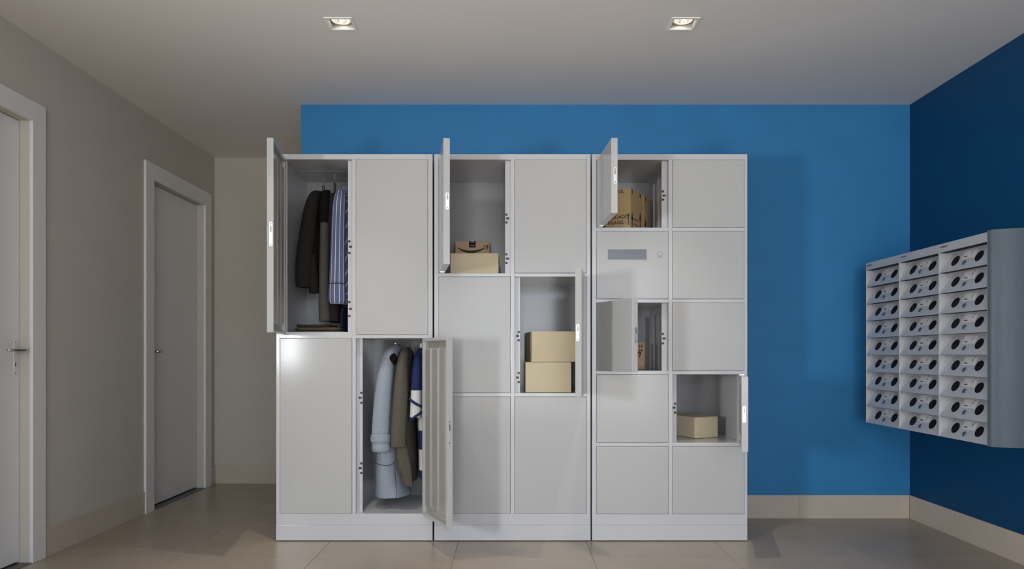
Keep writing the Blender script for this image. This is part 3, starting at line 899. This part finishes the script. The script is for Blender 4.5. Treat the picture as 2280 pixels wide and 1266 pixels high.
g = garment('coat', -.982, 1.86, 'long taupe felt coat with black yoke between jacket and striped shirt', 'coat')
drape([(1.846, -.980, YC, .008, .03), (1.838, -.980, YC, .016, .09), (1.81, -.981, YC, .024, .140), (1.74, -.982, YC, .026, .155), (1.66, -.983, YC, .028, .156),
       (1.45, -.984, YC, .029, .156), (1.25, -.984, YC, .030, .156), (1.156, -.984, YC, .031, .156), (1.144, -.984, YC, .028, .154)],
      folds=((4, .06, .3, .3), (7, .03, 1.3, .3))).build('coat_body', C_TAUPE, g, smooth=True)
drape([(1.844, -.984, 3.790, .008, .02), (1.826, -.986, 3.752, .018, .036), (1.78, -.990, 3.735, .023, .040), (1.70, -.992, 3.728, .023, .038), (1.66, -.992, 3.728, .021, .034)],
      n=14, folds=((5, .08, .3, .0),)).build('yoke', C_BLACKC, g, smooth=True)
drape([(1.665, -.992, 3.736, .022, .036), (1.50, -.993, 3.732, .024, .038), (1.30, -.994, 3.730, .025, .040), (1.155, -.990, 3.732, .029, .042), (1.142, -.990, 3.732, .026, .038)],
      n=20, folds=((3, .05, .5, .0),)).build('coat_front', C_TAUPE, g, smooth=True)
hanger(-.979, ZR1, 1.852, M_HDARK, 'black hanger with tall neck showing above the taupe coat', neck=.060)

g = garment('striped_shirt', -.905, 1.87, 'blue and white striped shirt in the upper compartment', 'shirt')
drape([(1.872, -.898, YC, .012, .03), (1.860, -.898, YC, .022, .08), (1.835, -.897, YC, .030, .140), (1.77, -.896, YC, .036, .158), (1.60, -.895, YC, .038, .160),
       (1.40, -.894, YC, .040, .160), (1.27, -.893, YC, .040, .160), (1.235, -.893, YC, .038, .158)],
      folds=((6, .07, .3, .1),)).build('shirt_body', C_SHIRTD, g, smooth=True)
drape([(1.850, -.912, 3.785, .010, .02), (1.832, -.912, 3.765, .024, .038), (1.77, -.914, 3.740, .034, .042), (1.65, -.916, 3.726, .036, .040), (1.48, -.918, 3.718, .038, .038), (1.335, -.920, 3.714, .041, .036)],
      n=26, folds=((3, .05, .5, .0), (5, .03, 2.0, .2))).build('sleeve', C_SHIRT, g, smooth=True)
drape([(1.336, -.920, 3.712, .043, .037), (1.30, -.920, 3.711, .045, .038), (1.25, -.920, 3.711, .045, .037), (1.232, -.919, 3.712, .038, .033)],
      n=10, folds=((3, .05, .5, .0),)).build('cuff', C_SHIRT, g, smooth=True)
drape([(1.338, -.920, 3.7105, .0435, .0375), (1.334, -.920, 3.7105, .0440, .0380)], n=2).build('cuff_seam', C_SEAM, g, smooth=True)
drape([(1.894, -.896, YC + .01, .020, .035), (1.890, -.896, YC - .01, .028, .060), (1.865, -.898, YC - .045, .030, .075), (1.835, -.904, YC - .085, .027, .060), (1.822, -.908, YC - .10, .020, .045)],
      n=14).build('collar', C_SHIRTD, g, smooth=True)
hanger(-.894, ZR1, 1.895, M_HWHITE, 'white hanger carrying the striped shirt')

g = tag(empty('trousers', (-.89, YC, 1.10)), 'dark navy trousers below the striped shirt', 'trousers', 'clothes hanging in the left locker')
for k, xx in enumerate((-.912, -.876)):
    drape([(1.222, xx, YC, .015, .10), (1.20, xx, YC, .017, .13), (1.12, xx, YC, .017, .14), (1.082, xx, YC, .016, .14)], n=12,
          folds=((5, .06, k, .0),)).build('trouser_leg', C_NAVY, g, smooth=True)

zf = LZ(745)
lay = [('folded_jumper', 'brown folded jumper at the bottom of the pile', .0, .022, C_PILE, -1.02, .128), ('folded_jumper', 'brown folded jumper in the middle of the pile', .0222, .018, C_PILE, -1.025, .122),
       ('folded_jumper', 'darker folded jumper on top of the pile under the hanging coat', .0404, .014, C_PILE2, -1.045, .095)]
for nm, lab, dz, hh, mt, cx, rx in lay:
    m = MB()
    rings = []
    for (s_, f_) in ((.90, .0), (.985, .15), (1.0, .5), (.985, .85), (.90, 1.0)):
        ring = []
        for k in range(48):
            a = 2 * PI * k / 48
            ca, sa = math.cos(a), math.sin(a)
            ex = math.copysign(abs(ca) ** .45, ca); ey = math.copysign(abs(sa) ** .45, sa)
            sag = .004 * math.sin(3 * a + dz * 90) * (1 if f_ > .4 and dz > .03 else 0)
            ring.append(Vector((cx + rx * s_ * ex, 3.79 + .105 * s_ * ey, zf + .0008 + dz + f_ * hh + max(sag, 0))))
        rings.append(ring)
    tag(m.loft(rings).build(nm, mt, smooth=True), lab, 'jumper', 'folded jumpers in the left locker')

# --- lower compartment: pale blue coat, olive coat, banded sweater
g = garment('coat', -.655, 1.0, 'pale blue wool hooded coat with strapped cuff', 'coat')
drape([(.992, -.645, YC, .010, .04), (.978, -.646, YC, .020, .09), (.945, -.650, YC, .032, .140), (.86, -.656, YC, .040, .156), (.70, -.664, YC, .050, .158), (.50, -.672, YC, .066, .158),
       (.36, -.674, YC, .074, .158), (.27, -.668, YC, .082, .158), (.215, -.658, YC, .096, .158), (.200, -.657, YC, .095, .156)],
      folds=((3, .03, .5, .3), (7, .02, 1.0, .4))).build('coat_body', C_BLUEC, g, smooth=True)
drape([(.968, -.656, 3.795, .012, .02), (.945, -.660, 3.765, .028, .040), (.88, -.668, 3.742, .040, .046), (.76, -.680, 3.726, .043, .044), (.64, -.688, 3.716, .044, .042), (.545, -.692, 3.712, .044, .040)],
      n=26, folds=((3, .06, 1.4, .0), (5, .03, .4, .2))).build('sleeve', C_BLUEC, g, smooth=True)
drape([(.550, -.690, 3.712, .040, .036), (.546, -.690, 3.712, .051, .044), (.515, -.691, 3.711, .053, .045), (.505, -.690, 3.712, .050, .043), (.500, -.690, 3.712, .047, .041), (.47, -.689, 3.712, .049, .042), (.456, -.688, 3.713, .046, .039)],
      n=20, folds=((4, .03, 1, .0),)).build('cuff', C_BLUEC, g, smooth=True)
drape([(1.022, -.638, YC + .02, .010, .02), (1.016, -.638, YC, .026, .060), (.995, -.644, YC - .05, .036, .085), (.968, -.652, YC - .09, .040, .075), (.940, -.662, YC - .115, .036, .055), (.925, -.664, YC - .12, .026, .04)],
      n=18, folds=((5, .06, .3, .0),)).build('hood', C_BLUEC, g, smooth=True)
drape([(.972, -.634, 3.765, .008, .012), (.960, -.633, 3.750, .018, .022), (.935, -.631, 3.744, .020, .024), (.910, -.632, 3.755, .010, .016)],
      n=12).build('hood_lining', C_BLACKC, g, smooth=True)
MB().tube([(-.742, 3.800, .395), (-.730, 3.757, .388), (-.700, 3.742, .380), (-.665, 3.740, .376), (-.640, 3.744, .382), (-.625, 3.752, .39)], .0016, 6).build('pocket_seam', C_SEAM, g, smooth=True)
MB().tube([(-.625, 3.752, .40), (-.618, 3.747, .30), (-.612, 3.744, .205)], .0013, 6).build('front_seam', C_SEAM, g, smooth=True)
MB().tube([(-.735, 3.690, .552), (-.712, 3.672, .53), (-.690, 3.667, .525), (-.668, 3.672, .53), (-.645, 3.690, .552)], .0013, 6).build('cuff_strap_seam', C_SEAM, g, smooth=True)
hanger(-.643, ZR2, 1.005, M_HWHITE, 'white hanger carrying the pale blue coat')

g = garment('coat', -.575, 1.0, 'olive brown wool coat between the pale blue coat and the banded sweater', 'coat')
drape([(1.000, -.573, YC, .010, .04), (.988, -.573, YC, .018, .09), (.955, -.573, YC, .024, .135), (.88, -.572, YC, .027, .146), (.70, -.568, YC, .029, .148), (.50, -.560, YC, .031, .148),
       (.36, -.554, YC, .031, .148), (.290, -.552, YC, .028, .146), (.280, -.552, YC, .024, .142)],
      folds=((4, .08, .9, .2), (7, .04, 1.6, .3))).build('coat_body', C_OLIVE, g, smooth=True)
drape([(.995, -.573, 3.81, .010, .02), (.975, -.575, 3.768, .022, .040), (.91, -.580, 3.732, .029, .044), (.78, -.584, 3.708, .036, .040), (.62, -.591, 3.694, .037, .036), (.50, -.595, 3.690, .038, .034), (.482, -.595, 3.692, .036, .032)],
      n=26, folds=((3, .06, .3, .0), (5, .05, 1.3, .2))).build('sleeve', C_OLIVE, g, smooth=True)
drape([(.50, -.582, 3.718, .028, .016), (.44, -.576, 3.714, .032, .018), (.38, -.568, 3.714, .034, .018), (.365, -.566, 3.715, .033, .018), (.33, -.557, 3.718, .026, .016), (.285, -.550, 3.720, .022, .013), (.270, -.548, 3.722, .018, .011)],
      n=18, folds=((4, .16, .9, .1), (7, .08, 2.0, .2))).build('coat_front', C_OLIVE, g, smooth=True)
hanger(-.573, ZR2, 1.004, M_HBROWN, 'dark hanger carrying the olive brown coat')

NAVY_C = (0.020, 0.030, 0.105); WHITE_C = (0.60, 0.60, 0.60)
# band heights are measured upwards from the garment's base, in metres
g = tag(empty('banded_sweater', (-.50, YC, 0)), 'navy and white broad banded sweater beside the open ribbed door', 'sweater', 'clothes hanging in the left locker')
C_BAND = band_mat('navy_white_bands', [.350, .458, .561, .772], NAVY_C, WHITE_C)
C_BANDS = band_mat('navy_white_sleeve_bands', [.620, .775], NAVY_C, WHITE_C)
drape([(.990, -.502, YC, .012, .04), (.978, -.501, YC, .024, .10), (.945, -.498, YC, .028, .150), (.86, -.492, YC, .031, .166), (.70, -.484, YC, .034, .168), (.50, -.476, YC, .036, .168),
       (.36, -.474, YC, .036, .168), (.312, -.474, YC, .035, .166), (.306, -.474, YC, .030, .162)],
      folds=((4, .04, .9, .2), (6, .02, 1.6, .3))).build('sweater_body', C_BAND, g, smooth=True)
drape([(.968, -.500, 3.790, .010, .02), (.945, -.501, 3.762, .022, .036), (.88, -.503, 3.738, .027, .040), (.78, -.505, 3.724, .028, .038), (.68, -.507, 3.716, .029, .036), (.635, -.508, 3.714, .029, .034)],
      n=22, folds=((3, .06, .3, .0),)).build('sleeve', C_BANDS, g, smooth=True)
NV = cloth('navy_knit', NAVY_C)
for zz, sl, px in ((.712, -.020, -.507), (.640, .022, -.506)):
    ring = [(px + .031 * math.cos(2 * PI * k / 20), 3.714 + .036 * math.sin(2 * PI * k / 20), zz + sl * math.cos(2 * PI * k / 20)) for k in range(21)]
    MB().tube(ring, .007, 8).build('cuff_band', NV, g, smooth=True)
drape([(1.000, -.494, YC, .014, .04), (.992, -.494, YC - .02, .025, .065), (.955, -.495, YC - .06, .027, .075), (.905, -.496, YC - .10, .026, .070), (.893, -.496, YC - .105, .020, .055)],
      n=14).build('sailor_collar', NV, g, smooth=True)
hanger(-.502, ZR2, 1.000, M_HWHITE, 'white hanger carrying the banded sweater')

# ------------------------------------------------------------------ mailboxes on the right wall
MX = 2.0                              # front plane of the mailboxes
MY = [2.966, 3.3055, 3.645, 3.985]
MZ0, MZ1 = .583, 1.479
HDR = .040
CH = (MZ1 - HDR - MZ0) / 9
proto = None
def cell_parts(parent, W):
    """one mailbox front at the origin cell (far end is +y); returns part with its sub-parts"""
    y0 = 0.0; d1, d2, fw = .034, .046, .042
    h = CH - .0006
    A, A2 = (0, 0, 0), (0, W, 0)
    C, P, P2, C2 = (d1, 0, h), (d2, fw, h), (d2, W - fw, h), (d1, W, h)
    Bk = [(.056, 0, 0), (.056, W, 0), (.056, W, h), (.056, 0, h)]
    vs = [A, A2, C, P, P2, C2] + Bk
    fs = [(0, 1, 4, 3), (0, 3, 2), (1, 5, 4), (0, 6, 7, 1), (6, 9, 8, 7), (2, 3, 4, 5, 8, 9), (0, 2, 9, 6), (1, 7, 8, 5)]
    part = MB().add(vs, fs).build('mailbox', M_ALU, None)
    part.parent = parent
    V = Vector((d2, 0, h)).normalized(); Ub = Vector((0, -1, 0)); N = Vector((-h, 0, d2)).normalized()
    sl = math.hypot(d2, h)
    def Q(yc, v): return Vector((0, yc, 0)) + V * v + N * .0002
    mid = W / 2
    subs = []
    for dy in (.082, -.082):
        subs.append(MB().disc(Q(mid + dy, sl * .50), Ub, V, N, .0255, .0255, .0006, 28).build('viewing_port', M_PORT, None))
    lw, lh = .088, .040
    lo = Q(mid + .040, sl * .52)
    subs.append(MB().obox(lo, Ub, V, N, lw, lh, .0006).build('number_label', M_LABEL, None))
    m = MB()
    lo2 = lo + N * .0007
    m.obox(lo2 + Ub * .010 + V * .006, Ub, V, N, .026, .006, .0002)
    m.obox(lo2 + Ub * .010 + V * .016, Ub, V, N, .005, .004, .0002)
    put_text(m, '15', lo2 + Ub * .055 + V * .018, Ub, V, N, .013, .013)
    m.obox(lo2 + Ub * .060 + V * .036, Ub, V, N, .020, .0022, .0002)
    for k in range(2): m.obox(lo2 + Ub * .046 + V * (.006 + .006 * k), Ub, V, N, .026, .0007, .0002)
    subs.append(m.build('label_print', M_LABINK, None))
    lk = MB().disc(Q(mid + .004, sl * .30), Ub, V, N, .0115, .0115, .0035, 20).build('lock', M_LOCK, None, bevel=.0012, seg=1)
    subs.append(lk)
    m = MB().obox(Q(mid + .004, sl * .30) + N * .0036 - V * .006 - Ub * .0009, Ub, V, N, .0018, .012, .0003)
    subs.append(m.build('keyway', M_BLACK, None))
    subs.append(MB().box(.0035, d1, .001, W - .001, -.0009, -.0003).build('mail_slot', M_PORT, None))
    for s_ in subs: s_.parent = part
    return part

COLS = ['nearest mailbox column beside the curved end cover', 'middle mailbox column on the shaded blue wall', 'farthest mailbox column next to the blue corner']
for ci in range(3):
    y0, y1 = MY[ci], MY[ci + 1]
    root = tag(empty('mailbox_column', (MX, y0, MZ0)), COLS[ci], 'mailboxes', 'mailbox columns on the right wall')
    t = .0022
    MB().box(MX + .058, XR - .001, y0 + .0004, y1 - .0004, MZ0, MZ1).build('cabinet', M_ALU, root)
    for a, b in ((y0 + .0004, y0 + t), (y1 - t, y1 - .0004)):
        MB().box(MX - .0008, MX + .058, a, b, MZ0, MZ1 - HDR).build('side_divider', M_ALU, root)
    MB().box(MX - .001, MX + .058, y0 + .0004, y1 - .0004, MZ1 - HDR, MZ1).build('header', M_ALU, root, bevel=.0012)
    m = MB()
    m.box(MX - .0016, MX - .0009, y1 - .066, y1 - .022, MZ1 - .0185, MZ1 - .0125)
    m.box(MX - .0016, MX - .0009, y1 - .021, y1 - .015, MZ1 - .019, MZ1 - .012)
    tag(m.build('maker_mark', M_LABINK, root), 'small dark maker mark')
    MB().box(MX + .004, MX + .040, y0 + .003, y1 - .003, MZ1 - HDR - .0012, MZ1 - HDR - .0003).build('mail_slot', M_PORT, root)
    W = y1 - y0 - 2 * t
    for r in range(9):
        loc = Vector((0, t, r * CH))
        if proto is None:
            proto = cell_parts(root, W); proto.location = loc
        else:
            p = copy_to(proto, root); p.location = loc
            for ch in proto.children:
                c = copy_to(ch, p)
# curved end cover towards the viewer
root = tag(empty('mailbox_end_cover', (MX, MY[0], MZ0)), 'curved brushed aluminium end cover of the mailboxes at the right edge', 'cover')
pts_o, pts_i = [], []
for k in range(21):
    a = PI / 2 * k / 20
    pts_o.append((XR - .002 - .352 * math.cos(a), MY[0] - .002 - .088 * math.sin(a)))
zb_, zt_ = MZ0 - .004, MZ1 + .006
back = [(XR - .002, MY[0] - .001), (MX - .002, MY[0] - .001)]
poly = [(p[0], p[1], zb_) for p in pts_o] + [(*back[0], zb_)]
MB().poly(poly, (0, 0, 1), zt_ - zb_).build('curved_sheet', M_BRUSH, root, smooth=math.radians(30))
MB().box(MX - .0035, MX - .0005, MY[0] - .006, MY[0] - .0006, zb_, zt_).build('edge_trim', M_STEELW, root)
